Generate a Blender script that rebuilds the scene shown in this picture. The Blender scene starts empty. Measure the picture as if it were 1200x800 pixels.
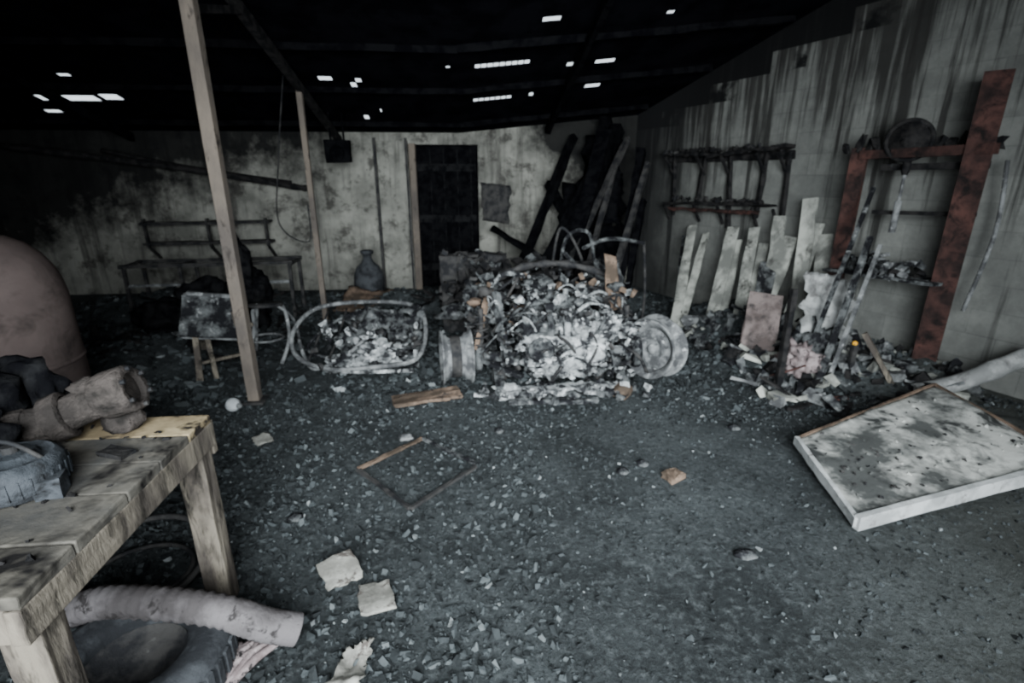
import bpy, bmesh, math, random
from mathutils import Vector, Matrix, Quaternion, noise
random.seed(7)
R=random.random
def U(a,b): return a+(b-a)*R()
scene=bpy.context.scene

# ------------------------------------------------------------------ camera
cam=bpy.data.cameras.new('camera'); cam.lens=18; cam.sensor_width=36; cam.clip_start=.05
cam.dof.use_dof=True; cam.dof.focus_distance=.6; cam.dof.aperture_fstop=7.0
co=bpy.data.objects.new('camera',cam); scene.collection.objects.link(co)
co.location=(0,0,1.6); co.rotation_euler=(math.radians(72),0,math.radians(-5.4)); scene.camera=co

# ------------------------------------------------------------------ materials
def newmat(name):
    m=bpy.data.materials.new(name); m.use_nodes=True
    nt=m.node_tree; b=nt.nodes['Principled BSDF']; b.inputs['Specular IOR Level'].default_value=.25; return m,nt,b
def nz(nt,vec,scale,detail=6,rough=.6,dist=0):
    n=nt.nodes.new('ShaderNodeTexNoise'); n.inputs['Scale'].default_value=scale
    n.inputs['Detail'].default_value=detail; n.inputs['Roughness'].default_value=rough
    n.inputs['Distortion'].default_value=dist
    if vec is not None: nt.links.new(vec,n.inputs['Vector'])
    return n.outputs['Fac']
def mapping(nt,vec,scale=(1,1,1),loc=(0,0,0)):
    n=nt.nodes.new('ShaderNodeMapping'); n.inputs['Scale'].default_value=scale; n.inputs['Location'].default_value=loc
    nt.links.new(vec,n.inputs['Vector']); return n.outputs['Vector']
def ramp(nt,fac,a,b,ca=(0,0,0,1),cb=(1,1,1,1)):
    n=nt.nodes.new('ShaderNodeValToRGB'); e=n.color_ramp.elements
    e[0].position=a; e[0].color=ca; e[1].position=b; e[1].color=cb
    nt.links.new(fac,n.inputs['Fac']); return n.outputs['Color']
def mix(nt,fac,c1,c2):
    n=nt.nodes.new('ShaderNodeMix'); n.data_type='RGBA'
    for s,v in ((n.inputs[0],fac),(n.inputs[6],c1),(n.inputs[7],c2)):
        if isinstance(v,(tuple,list)): s.default_value=tuple(v)+((1,) if len(v)==3 else ())
        elif isinstance(v,(int,float)): s.default_value=v
        else: nt.links.new(v,s)
    return n.outputs[2]
def math_(nt,op,a,b=0,c=None):
    n=nt.nodes.new('ShaderNodeMath'); n.operation=op
    for i,v in enumerate((a,b) if c is None else (a,b,c)):
        if isinstance(v,(int,float)): n.inputs[i].default_value=v
        else: nt.links.new(v,n.inputs[i])
    return n.outputs[0]
def bump(nt,b,h,s=.3,d=.02):
    n=nt.nodes.new('ShaderNodeBump'); n.inputs['Strength'].default_value=s; n.inputs['Distance'].default_value=d
    nt.links.new(h,n.inputs['Height']); nt.links.new(n.outputs['Normal'],b.inputs['Normal'])
def M(name,c1,c2,scale=6,lo=.42,hi=.58,rough=.8,metal=0,c3=None,s3=20,lo3=.55,hi3=.62,stretch=(1,1,1),bs=.5,bd=.01,bscale=40,spec=.25):
    m,nt,b=newmat(name)
    tc=nt.nodes.new('ShaderNodeTexCoord').outputs['Object']
    v=mapping(nt,tc,stretch)
    col=mix(nt,ramp(nt,nz(nt,v,scale),lo,hi),c1,c2)
    if c3: col=mix(nt,ramp(nt,nz(nt,v,s3,4,.7,.4),lo3,hi3),col,c3)
    nt.links.new(col,b.inputs['Base Color'])
    b.inputs['Roughness'].default_value=rough; b.inputs['Metallic'].default_value=metal; b.inputs['Specular IOR Level'].default_value=spec
    bump(nt,b,nz(nt,v,bscale,5,.7),bs,bd)
    return m
BLK=(.010,.010,.011)
m_char=M('charred_wood',BLK,(.028,.026,.026),12,c3=(.09,.09,.092),lo3=.64,hi3=.78,bs=.9,spec=.05)
m_roofw=M('carbonised_roof_timber',(.003,.003,.004),(.007,.007,.008),8,bs=.9,rough=1,spec=0)
m_soot=M('sooty_metal',(.016,.016,.018),(.05,.047,.046),9,rough=.7,c3=(.12,.115,.11),lo3=.62,hi3=.74,spec=.15)
m_steel=M('burnt_steel',(.07,.07,.073),(.23,.233,.235),8,rough=.75,c3=(.5,.5,.5),lo3=.6,hi3=.7,spec=.15)
m_ash=M('ash_coated_metal',(.04,.04,.043),(.44,.45,.455),9,.43,.57,rough=1,c3=(.8,.81,.82),s3=13,lo3=.54,hi3=.63,bs=1,bd=.03,spec=0)
m_ash2=M('grey_ash',(.022,.022,.025),(.17,.176,.178),9,.45,.6,rough=1,c3=(.44,.44,.44),s3=18,lo3=.6,hi3=.7,bs=1,bd=.03,spec=0)
m_rust=M('rusted_red_steel',(.028,.019,.018),(.088,.043,.037),5,.4,.65,rough=.95,c3=(.014,.012,.012),s3=9,lo3=.48,hi3=.66,spec=.03)
m_brown=M('scorched_brown',(.07,.052,.04),(.2,.14,.105),7,rough=.85,c3=(.035,.03,.028),s3=14,lo3=.55,hi3=.68,spec=.1)
m_white=M('heat_blanched_plank',(.18,.18,.165),(.46,.46,.415),4,rough=.85,c3=(.05,.047,.044),s3=6,lo3=.54,hi3=.68,stretch=(1,1,.5),spec=.1)
m_wood=M('sooty_bench_plank',(.07,.067,.064),(.165,.148,.125),4,.38,.62,rough=.9,c3=(.014,.013,.013),s3=4,lo3=.46,hi3=.6,bs=.3,spec=.05)
m_wood2=M('bare_pine_plank',(.21,.16,.1),(.43,.34,.21),4,rough=.85,c3=(.03,.025,.022),s3=7,lo3=.53,hi3=.63,bs=.2,spec=.05)
m_woodleg=M('sooty_pine',(.085,.072,.063),(.215,.185,.15),5,rough=.9,c3=(.028,.025,.022),s3=9,lo3=.5,hi3=.66,stretch=(2,2,.5),spec=.05)
m_post=M('sooty_post_paint',(.11,.093,.083),(.195,.16,.132),3,rough=.8,c3=(.035,.03,.028),s3=12,lo3=.56,hi3=.7,stretch=(1,1,.4),spec=.1)
m_tank=M('scorched_tank_paint',(.095,.072,.068),(.155,.118,.11),3,.35,.7,rough=.9,c3=(.042,.034,.032),s3=4,lo3=.48,hi3=.72,bs=.15,spec=.05)
m_clay=M('heat_browned_cast_iron',(.036,.031,.029),(.088,.074,.068),6,rough=.95,c3=(.016,.015,.014),s3=8,lo3=.48,hi3=.64,bs=.9,bd=.02,spec=.05)
m_redboard=M('scorched_red_board_paint',(.1,.078,.074),(.2,.16,.152),6,rough=.85,c3=(.04,.036,.036),s3=8,lo3=.5,hi3=.68,spec=.1)
m_rubber=M('burnt_rubber',(.02,.021,.024),(.055,.058,.064),7,rough=.8,spec=.15)
m_grit=M('sooty_cast_housing',(.022,.025,.029),(.062,.067,.076),7,rough=.85,c3=(.014,.014,.015),s3=9,lo3=.52,hi3=.66,bs=.9,spec=.1)
m_hose=M('dusty_hose',(.072,.064,.065),(.15,.136,.14),6,rough=.85,c3=(.036,.032,.032),s3=10,spec=.1)
m_tile=M('sooty_tile',(.18,.172,.155),(.34,.33,.3),8,rough=.85,c3=(.1,.086,.078),s3=12,spec=.1)
m_cloth=M('scorched_pink_cloth',(.18,.14,.14),(.34,.28,.28),14,rough=.95,c3=(.045,.04,.04),s3=20,spec=.05)
m_black=M('burnt_cloth',(.005,.005,.006),(.015,.015,.016),10,rough=1,spec=0)
m_panel=M('burnt_white_enamel',(.085,.087,.085),(.55,.545,.515),2.8,.42,.56,rough=.75,c3=(.045,.046,.046),s3=5,lo3=.52,hi3=.66,bs=.5,spec=.1)
m_enam=M('white_enamel_edge',(.34,.345,.345),(.56,.565,.565),6,rough=.55,c3=(.12,.105,.1),s3=9,lo3=.56,hi3=.7)
m_pipe=M('dusty_white_pipe',(.21,.21,.208),(.38,.38,.375),6,rough=.6,c3=(.09,.082,.08),s3=7,lo3=.53,hi3=.7)
m_glasswhite=M('white_plastic',(.45,.47,.49),(.7,.72,.74),6,rough=.3)
m_amber=M('amber_reflector_plastic',(.9,.5,.05),(.8,.3,.02),20,rough=.12,bs=.1,spec=.5)

m_chip,nt,b=newmat('charcoal_and_ash_chips')
g=nt.nodes.new('ShaderNodeNewGeometry').outputs['Random Per Island']
rp=nt.nodes.new('ShaderNodeValToRGB'); e=rp.color_ramp.elements
e[0].position=0; e[0].color=(.014,.0155,.0165,1); e[1].position=1; e[1].color=(.34,.355,.36,1)
for p,c in ((.45,(.033,.037,.039,1)),(.85,(.063,.071,.075,1)),(.97,(.105,.116,.12,1)),(.994,(.2,.213,.216,1))):
    x=e.new(p); x.color=c
nt.links.new(g,rp.inputs['Fac']); nt.links.new(rp.outputs['Color'],b.inputs['Base Color']); b.inputs['Roughness'].default_value=.85; b.inputs['Specular IOR Level'].default_value=.15
tc=nt.nodes.new('ShaderNodeTexCoord').outputs['Object']; bump(nt,b,nz(nt,tc,60),.5,.01)

m_floor,nt,b=newmat('ash_covered_concrete')
tc=nt.nodes.new('ShaderNodeTexCoord').outputs['Object']
c=mix(nt,ramp(nt,nz(nt,tc,1.1,5,.6),.4,.62),(.03,.034,.036),(.078,.087,.091))
c=mix(nt,ramp(nt,nz(nt,tc,26,8,.75),.5,.7),c,(.14,.153,.158))
c=mix(nt,ramp(nt,nz(nt,tc,42,6,.8),.36,.5,(1,1,1,1),(0,0,0,1)),c,(.015,.0165,.0175))
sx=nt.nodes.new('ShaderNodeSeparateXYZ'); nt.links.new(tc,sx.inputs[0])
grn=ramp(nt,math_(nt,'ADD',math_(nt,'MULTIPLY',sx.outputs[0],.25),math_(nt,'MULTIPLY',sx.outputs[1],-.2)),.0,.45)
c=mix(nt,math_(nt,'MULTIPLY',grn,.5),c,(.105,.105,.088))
nt.links.new(c,b.inputs['Base Color']); b.inputs['Roughness'].default_value=.75; b.inputs['Specular IOR Level'].default_value=.2
bump(nt,b,nz(nt,tc,26,8,.8),.9,.03)

def roofz(x,y): return 4.05-.25*y+.1*max(0,x)
m_back,nt,b=newmat('sooty_plaster')
tc=nt.nodes.new('ShaderNodeTexCoord').outputs['Object']
sx=nt.nodes.new('ShaderNodeSeparateXYZ'); nt.links.new(tc,sx.inputs[0]); X,Y_,Zc=sx.outputs
base=mix(nt,ramp(nt,nz(nt,tc,2.2,6,.65),.35,.65),(.15,.147,.132),(.34,.33,.295))
strk=ramp(nt,nz(nt,mapping(nt,tc,(5,5,.35)),1,5,.7),.5,.64)
base=mix(nt,math_(nt,'MULTIPLY',strk,.75),base,(.05,.047,.044))
crack=ramp(nt,nz(nt,mapping(nt,tc,(1.0,1,1.1)),3.4,8,.72,.15),.51,.62)
base=mix(nt,math_(nt,'MULTIPLY',crack,.8),base,(.045,.041,.038))
s=math_(nt,'ADD',math_(nt,'MULTIPLY',math_(nt,'SUBTRACT',Zc,1.5),1.3),math_(nt,'MULTIPLY',math_(nt,'MAXIMUM',math_(nt,'SUBTRACT',-2.6,X),-1.5),.42))
s=math_(nt,'ADD',s,math_(nt,'MULTIPLY',math_(nt,'MAXIMUM',math_(nt,'SUBTRACT',X,.9),0),1.4))  # darkens the plaster further towards its right-hand corner
s=math_(nt,'ADD',s,math_(nt,'MULTIPLY',math_(nt,'SUBTRACT',nz(nt,tc,1.6,6,.7),.5),3.0))
soot_and_corner=ramp(nt,s,-.15,.7)
base=mix(nt,math_(nt,'MULTIPLY',soot_and_corner,.95),base,(.011,.011,.0115))
nt.links.new(base,b.inputs['Base Color']); b.inputs['Roughness'].default_value=.95; b.inputs['Specular IOR Level'].default_value=.05
bump(nt,b,nz(nt,tc,18,6,.7),.4,.02)

m_block,nt,b=newmat('sooty_blockwork')
tc=nt.nodes.new('ShaderNodeTexCoord').outputs['Object']
sx=nt.nodes.new('ShaderNodeSeparateXYZ'); nt.links.new(tc,sx.inputs[0]); X,Y_,Zc=sx.outputs
cb=nt.nodes.new('ShaderNodeCombineXYZ'); nt.links.new(math_(nt,'MULTIPLY',Y_,1.066),cb.inputs[0]); nt.links.new(Zc,cb.inputs[1])
br=nt.nodes.new('ShaderNodeTexBrick'); nt.links.new(cb.outputs[0],br.inputs['Vector'])
br.inputs['Scale'].default_value=1; br.inputs['Brick Width'].default_value=.4; br.inputs['Row Height'].default_value=.2
br.inputs['Mortar Size'].default_value=.006; br.inputs['Mortar Smooth'].default_value=.6
br.inputs['Color1'].default_value=(.13,.131,.124,1); br.inputs['Color2'].default_value=(.185,.186,.174,1); br.inputs['Mortar'].default_value=(.115,.115,.11,1)
base=mix(nt,math_(nt,'MULTIPLY',ramp(nt,nz(nt,tc,1.7,6,.65),.35,.68),.85),br.outputs['Color'],(.25,.25,.232))
lf=ramp(nt,nz(nt,tc,5,7,.75),.4,.6)
base=mix(nt,math_(nt,'MULTIPLY',lf,.4),base,(.08,.079,.076))
roofline=math_(nt,'ADD',math_(nt,'SUBTRACT',Zc,4.05),math_(nt,'ADD',math_(nt,'MULTIPLY',Y_,.25),math_(nt,'MULTIPLY',X,-.1)))
bias=math_(nt,'MULTIPLY',math_(nt,'MAXIMUM',math_(nt,'ADD',roofline,1.9),-.6),.07)
strk=ramp(nt,math_(nt,'ADD',nz(nt,mapping(nt,tc,(.01,3.6,.2)),1,5,.7),bias),.54,.63)
base=mix(nt,math_(nt,'MULTIPLY',strk,.88),base,(.024,.023,.022))
strk=ramp(nt,math_(nt,'ADD',nz(nt,mapping(nt,tc,(.01,9,.4),(3,1,0)),1,5,.7),bias),.6,.68)
base=mix(nt,math_(nt,'MULTIPLY',strk,.82),base,(.03,.028,.027))
zs=math_(nt,'SNAP',Zc,.2); ys=math_(nt,'SNAP',Y_,.375)
t=math_(nt,'ADD',math_(nt,'SUBTRACT',zs,4.05),math_(nt,'MULTIPLY',ys,.25))
t=math_(nt,'ADD',t,math_(nt,'MULTIPLY',X,-.1)); t=math_(nt,'ADD',t,.48)
t=math_(nt,'ADD',t,math_(nt,'MULTIPLY',math_(nt,'SUBTRACT',nz(nt,tc,2.5,5,.6),.5),.45))
top=ramp(nt,t,-.06,.05)
base=mix(nt,math_(nt,'MULTIPLY',top,.97),base,(.010,.010,.0105))
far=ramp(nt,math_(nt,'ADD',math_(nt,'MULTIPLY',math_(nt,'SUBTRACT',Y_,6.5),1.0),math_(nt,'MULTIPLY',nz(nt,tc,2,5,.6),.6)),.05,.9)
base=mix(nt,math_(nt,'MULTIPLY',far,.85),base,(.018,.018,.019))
nt.links.new(base,b.inputs['Base Color']); b.inputs['Roughness'].default_value=.95; b.inputs['Specular IOR Level'].default_value=.05
bump(nt,b,br.outputs['Fac'],-.3,.01)
m_roof=M('soot_black_roofing',(.003,.003,.004),(.006,.006,.008),3,rough=1,spec=0)

# ------------------------------------------------------------------ mesh builder
class B:
    def __init__(s,name,*mats): s.n=name; s.m=mats; s.bm=bmesh.new()
    def box(s,c,sz,rot=(0,0,0),m=0,j=0,cuts=0):
        mt=Matrix.Translation(c)@(rot if isinstance(rot,Matrix) else Matrix.Rotation(rot[2],4,'Z')@Matrix.Rotation(rot[1],4,'Y')@Matrix.Rotation(rot[0],4,'X'))@Matrix.Diagonal((*sz,1))
        n=cuts+1; vd={}
        def V(i,j_,k):
            if (i,j_,k) not in vd:
                v=mt@Vector((i/n-.5,j_/n-.5,k/n-.5))
                if j: v+=Vector((U(-j,j),U(-j,j),U(-j,j)))
                vd[i,j_,k]=s.bm.verts.new(v)
            return vd[i,j_,k]
        for a in range(n):
            for b in range(n):
                for w in (0,n):
                    for q in ([(w,a,b),(w,a+1,b),(w,a+1,b+1),(w,a,b+1)],[(a,w,b),(a+1,w,b),(a+1,w,b+1),(a,w,b+1)],[(a,b,w),(a+1,b,w),(a+1,b+1,w),(a,b+1,w)]):
                        f=s.bm.faces.new([V(*p) for p in q]); f.material_index=m
    def beam(s,p,q,w=.05,h=.05,m=0,up=(0,0,1),j=0,seg=1):
        p=Vector(p);q=Vector(q);d=(q-p);L=d.length;d.normalize();up=Vector(up).normalized()
        if abs(d.dot(up))>.98: up=Vector((1,0,0))
        sd=d.cross(up).normalized();u2=sd.cross(d)
        rings=[]
        for i in range(seg+1):
            c=p+d*L*i/seg
            rings.append([s.bm.verts.new(c+sd*a*w/2+u2*b*h/2+Vector((U(-j,j),U(-j,j),U(-j,j)))) for a,b in((-1,-1),(1,-1),(1,1),(-1,1))])
        fs=[s.bm.faces.new(rings[0][::-1]),s.bm.faces.new(rings[-1])]
        for a,b in zip(rings,rings[1:]):
            for k in range(4): fs.append(s.bm.faces.new((a[k],a[(k+1)%4],b[(k+1)%4],b[k])))
        for f in fs: f.material_index=m
    def tube(s,pts,r=.01,m=0,seg=10,sm=0,closed=False,rad=None,cap=True):
        P=[Vector(p) for p in pts]
        if sm:
            Q=[];n=len(P)
            rng=range(n if closed else n-1)
            for i in rng:
                p0=P[(i-1)%n] if closed or i>0 else P[0]; p1=P[i];p2=P[(i+1)%n];p3=P[(i+2)%n] if closed or i+2<n else P[-1]
                for k in range(sm):
                    t=k/sm
                    Q.append(.5*((2*p1)+(-p0+p2)*t+(2*p0-5*p1+4*p2-p3)*t*t+(-p0+3*p1-3*p2+p3)*t**3))
            if not closed: Q.append(P[-1])
            P=Q
        n=len(P); rings=[]; prev=None
        for i in range(n):
            if closed: d=P[(i+1)%n]-P[i-1]
            else: d=P[min(i+1,n-1)]-P[max(i-1,0)]
            d.normalize()
            if prev is None:
                a=Vector((0,0,1)) if abs(d.z)<.9 else Vector((1,0,0)); prev=d.cross(a).normalized()
            x=(prev-d*prev.dot(d)).normalized(); prev=x; y=d.cross(x)
            rr=rad(i/(n-1)) if rad else r
            rings.append([s.bm.verts.new(P[i]+(x*math.cos(2*math.pi*k/seg)+y*math.sin(2*math.pi*k/seg))*rr) for k in range(seg)])
        pairs=list(zip(rings,rings[1:]))
        if closed: pairs.append((rings[-1],rings[0]))
        for a,b in pairs:
            for k in range(seg):
                f=s.bm.faces.new((a[k],a[(k+1)%seg],b[(k+1)%seg],b[k])); f.material_index=m; f.smooth=True
        if not closed and cap:
            for f in (s.bm.faces.new(rings[0][::-1]),s.bm.faces.new(rings[-1])): f.material_index=m
    def lathe(s,c,axis,prof,m=0,seg=28,j=0,smooth=True,sc=(1,1)):
        q=Vector((0,0,1)).rotation_difference(Vector(axis).normalized()); c=Vector(c); rings=[]
        for r,h in prof:
            rings.append([s.bm.verts.new(c+q@Vector((r*sc[0]*math.cos(2*math.pi*k/seg),r*sc[1]*math.sin(2*math.pi*k/seg),h))+Vector((U(-j,j),U(-j,j),U(-j,j)))) for k in range(seg)])
        for a,b in zip(rings,rings[1:]):
            for k in range(seg):
                f=s.bm.faces.new((a[k],a[(k+1)%seg],b[(k+1)%seg],b[k])); f.material_index=m; f.smooth=smooth
    def cyl(s,p,q,r,r2=None,m=0,seg=16):
        p=Vector(p);q=Vector(q);r2=r if r2 is None else r2;L=(q-p).length
        s.lathe(p,q-p,[(.0005,0),(r,0),(r2,L),(.0005,L)],m,seg,smooth=False)
    def lump(s,c,sz,m=0,amp=.3,sub=3,freq=1.5,flat=None):
        g=bmesh.ops.create_icosphere(s.bm,subdivisions=sub,radius=1)['verts']; o=Vector((U(0,99),U(0,99),U(0,99)))
        c=Vector(c)
        fs=set()
        for v in g:
            n=v.co.copy(); k=1+amp*(noise.noise(n*freq+o)*1.2+.5*noise.noise(n*freq*2.7+o)+.3*noise.noise(n*freq*6+o))
            v.co=c+Vector((n.x*sz[0]*k,n.y*sz[1]*k,n.z*sz[2]*k))
            if flat is not None and v.co.z<flat: v.co.z=flat
            fs.update(v.link_faces)
        for f in fs: f.material_index=m; f.smooth=True
    def shard(s,c,sz,m=0):
        # jagged flake: an irregular tetra/wedge, random attitude
        q=Quaternion((U(-1,1),U(-1,1),U(-1,1)),U(0,3)); c=Vector(c)
        v=[s.bm.verts.new(c+q@Vector((a*sz*U(.4,1.3),b*sz*U(.3,.9),d_*sz*U(.15,.5)))) for a,b,d_ in ((-1,-1,-1),(1,-1,-1),(1,1,-1),(-1,1,-1),(-1,-1,1),(1,-1,1),(1,1,1),(-1,1,1))]
        for f in ((0,3,2,1),(4,5,6,7),(0,1,5,4),(1,2,6,5),(2,3,7,6),(3,0,4,7)):
            s.bm.faces.new([v[k] for k in f]).material_index=m
    def sheet(s,c4,nx=14,ny=10,amp=.02,freq=5,m=0,th=.006,hole=0,edge=0):
        A,Bb,C,D=[Vector(p) for p in c4]; o=Vector((U(0,99),U(0,99),U(0,99)))
        nrm=(Bb-A).cross(D-A).normalized()
        je={(i,j):Vector((U(-edge,edge),U(-edge,edge),U(-edge,edge)*.3)) for i in range(nx+1) for j in range(ny+1) if i in(0,nx) or j in(0,ny)}
        def P(i,j,off):
            u=i/nx;v=j/ny
            p=A*(1-u)*(1-v)+Bb*u*(1-v)+C*u*v+D*(1-u)*v
            p=p+nrm*(amp*noise.noise(p*freq+o)+amp*.5*noise.noise(p*freq*3+o)+off)
            return p+je.get((i,j),Vector())
        t,bt=[[[s.bm.verts.new(P(i,j,off)) for j in range(ny+1)] for i in range(nx+1)] for off in (th/2,-th/2)]
        K=[[noise.noise(Vector((i*.35,j*.35,0))+o)>-1+hole for j in range(ny)] for i in range(nx)]
        k=lambda i,j: 0<=i<nx and 0<=j<ny and K[i][j]
        for i in range(nx):
            for j in range(ny):
                if not K[i][j]: continue
                for g,fl in((t,0),(bt,1)):
                    q=[g[i][j],g[i+1][j],g[i+1][j+1],g[i][j+1]]
                    f=s.bm.faces.new(q[::-1] if fl else q); f.material_index=m; f.smooth=True
                for (di,dj,a,b) in ((-1,0,(i,j),(i,j+1)),(1,0,(i+1,j),(i+1,j+1)),(0,-1,(i,j),(i+1,j)),(0,1,(i,j+1),(i+1,j+1))):
                    if not k(i+di,j+dj):
                        f=s.bm.faces.new((t[a[0]][a[1]],t[b[0]][b[1]],bt[b[0]][b[1]],bt[a[0]][a[1]])); f.material_index=m
    def done(s,bev=0,clampz=None):
        bmesh.ops.delete(s.bm,geom=[v for v in s.bm.verts if not v.link_faces],context='VERTS')
        if clampz is not None:
            for v in s.bm.verts:
                if v.co.z<clampz: v.co.z=clampz
        bmesh.ops.recalc_face_normals(s.bm,faces=s.bm.faces[:])
        xs=[v.co.x for v in s.bm.verts];ys=[v.co.y for v in s.bm.verts];zs=[v.co.z for v in s.bm.verts]
        o=Vector(((min(xs)+max(xs))/2,(min(ys)+max(ys))/2,min(zs)))
        for v in s.bm.verts: v.co-=o
        me=bpy.data.meshes.new(s.n); s.bm.to_mesh(me); s.bm.free()
        ob=bpy.data.objects.new(s.n,me); ob.location=o; scene.collection.objects.link(ob)
        for m in s.m: me.materials.append(m)
        if bev:
            md=ob.modifiers.new('bevel','BEVEL'); md.width=bev; md.segments=2; md.limit_method='ANGLE'; md.angle_limit=.7
        return ob

# ------------------------------------------------------------------ ground relief
HEAPS=[(1.3,6.5,1.2,.8,.42),(-3.3,6.6,1.5,.7,.22),(3.1,5.0,.75,1.1,.3),(3.5,3.75,.7,.7,.2),(-2.9,4.7,.9,.7,.12),(2.45,3.95,.45,.5,.12),(.25,6.2,1.0,.6,.22),(-.9,6.6,.7,.5,.15),(3.35,2.5,.7,.5,.07)]
def wallx(y): return 5.3-.37*y
def fh(x,y):
    return .012*noise.noise(Vector((x*2.2,y*2.2,0)))+.010*noise.noise(Vector((x*7,y*7,3)))
def H(x,y):
    h=fh(x,y)
    for cx,cy,rx,ry,hh in HEAPS:
        d=((x-cx)/rx)**2+((y-cy)/ry)**2
        if d<1: h+=hh*(1-d)**1.2*(1+.5*noise.noise(Vector((x*3,y*3,5)))+.25*noise.noise(Vector((x*9,y*9,7))))
    return h
def grid(name,x0,x1,y0,y1,step,fz,mat):
    nx=int((x1-x0)/step);ny=int((y1-y0)/step)
    vs=[];fs=[]
    for j in range(ny+1):
        for i in range(nx+1):
            x=x0+(x1-x0)*i/nx;y=y0+(y1-y0)*j/ny; vs.append((x,y,fz(x,y)))
    for j in range(ny):
        for i in range(nx):
            a=j*(nx+1)+i; fs.append((a,a+1,a+nx+2,a+nx+1))
    me=bpy.data.meshes.new(name); me.from_pydata(vs,[],fs); me.materials.append(mat)
    for p in me.polygons: p.use_smooth=True
    ob=bpy.data.objects.new(name,me); scene.collection.objects.link(ob); return ob
grid('floor',-6.1,5.9,-1.2,7.75,.05,lambda x,y:fh(x,y)-.004,m_floor)
for n,(cx,cy,rx,ry,hh) in enumerate(HEAPS):
    st=.035; nx=int(2*rx/st);ny=int(2*ry/st); bm=bmesh.new(); vv={}
    for i in range(nx+1):
        for j in range(ny+1):
            x=cx-rx+st*i;y=cy-ry+st*j
            if ((x-cx)/rx)**2+((y-cy)/ry)**2<1.0:
                xx=min(x,wallx(y)-.03); yy=min(y,7.57)
                vv[i,j]=bm.verts.new((xx,yy,H(x,y)+.004))
    for (i,j) in list(vv):
        q=[(i,j),(i+1,j),(i+1,j+1),(i,j+1)]
        if all(k in vv for k in q):
            f=bm.faces.new([vv[k] for k in q]); f.smooth=True
    bmesh.ops.delete(bm,geom=[v for v in bm.verts if not v.link_faces],context='VERTS')
    me=bpy.data.meshes.new('burnt_debris_heap'); bm.to_mesh(me); bm.free(); me.materials.append(m_floor)
    ob=bpy.data.objects.new('burnt_debris_heap',me); scene.collection.objects.link(ob)
def chips(name,N,area,smin,smax,power=3):
    vs=[];fs=[]
    x0,x1,y0,y1=area
    cnt=0
    while cnt<N:
        x=U(x0,x1); y=y0+(y1-y0)*R()
        if x>wallx(y)-.1: continue
        dens=.55+.6*noise.noise(Vector((x*1.1,y*1.1,9)))
        if x>.4 and y<3.0: dens*=.5
        if R()>dens: continue
        cnt+=1
        s=smin+(smax-smin)*R()**power
        if x>.4 and y<3: s*=.6
        q=Quaternion((U(-1,1),U(-1,1),U(-1,1)),U(0,3))
        sc=(s*U(.6,1.5),s*U(.5,1),s*U(.3,.8)); z=H(x,y)+sc[2]*.1
        b0=len(vs)
        for c in ((-1,-1,-1),(1,-1,-1),(1,1,-1),(-1,1,-1),(-1,-1,1),(1,-1,1),(1,1,1),(-1,1,1)):
            v=Vector((c[0]*sc[0]*U(.2,1),c[1]*sc[1]*U(.2,1),c[2]*sc[2]*U(.2,1)))*.5
            v=q@v; vs.append((v.x+x,v.y+y,max(-.01,v.z+z)))
        for f in ((0,3,2,1),(4,5,6,7),(0,1,5,4),(1,2,6,5),(2,3,7,6),(3,0,4,7)): fs.append(tuple(b0+k for k in f))
    me=bpy.data.meshes.new(name); me.from_pydata(vs,[],fs); me.materials.append(m_chip)
    ob=bpy.data.objects.new(name,me); scene.collection.objects.link(ob)
chips('charcoal_debris',30000,(-2.6,4.2,1.0,4.2),.008,.048,3.5)
chips('charcoal_debris',9000,(-5,4,3.6,7.4),.02,.11,2)

# ------------------------------------------------------------------ shell
def shell(name,us,vs_,f,holes,mat,th,off=1):
    us=sorted(set(us));vs_=sorted(set(vs_)); bm=bmesh.new()
    g={(i,j):bm.verts.new(f(u,v)) for i,u in enumerate(us) for j,v in enumerate(vs_)}
    for i in range(len(us)-1):
        for j in range(len(vs_)-1):
            cu=(us[i]+us[i+1])/2;cv=(vs_[j]+vs_[j+1])/2
            if any(a<cu<b and c<cv<d for a,b,c,d in holes): continue
            bm.faces.new((g[i,j],g[i+1,j],g[i+1,j+1],g[i,j+1]))
    bmesh.ops.delete(bm,geom=[v for v in bm.verts if not v.link_faces],context='VERTS')
    me=bpy.data.meshes.new(name); bm.to_mesh(me); bm.free(); me.materials.append(mat)
    ob=bpy.data.objects.new(name,me); scene.collection.objects.link(ob)
    md=ob.modifiers.new('thickness','SOLIDIFY'); md.thickness=th; md.offset=off
    return ob
H0=[(-4.58,-3.96,6.52,6.68),(-3.9,-3.7,6.48,6.64),(-4.8,-4.62,6.93,7.03),(-3.95,-3.83,6.0,6.07),(-1.44,-1.3,5.97,6.07),(-1.14,-1.08,6.1,6.22),(-1.07,-1.01,6.0,6.1),(-1.18,-1.12,7.0,7.14),(-.12,-.08,5.7,5.75),(.74,.9,4.97,5.05),(1.86,1.93,5.04,5.1),
 (1.13,1.31,5.84,5.93),(1.43,1.64,5.84,5.93),(1.46,1.64,6.42,6.52),(.82,.87,6.5,6.6),(.31,.36,7.36,7.42),(-2.2,-2.17,5.2,5.24),(-.95,-.93,6.8,6.9)]
n=9
for k in range(n): H0.append((.17+.56*k/n,.17+.56*(k+.88)/n,5.70,5.79))
n=7
for k in range(n): H0.append((.17+.45*k/n,.17+.45*(k+.85)/n,6.52,6.61))
us=[-6.2,0,6.0]+[a for h in H0 for a in h[:2]]; vs_=[-1.2,7.75]+[a for h in H0 for a in h[2:]]
shell('ceiling',us,vs_,lambda u,v:(u,v,roofz(u,v)),H0,m_roof,.01,1)
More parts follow.
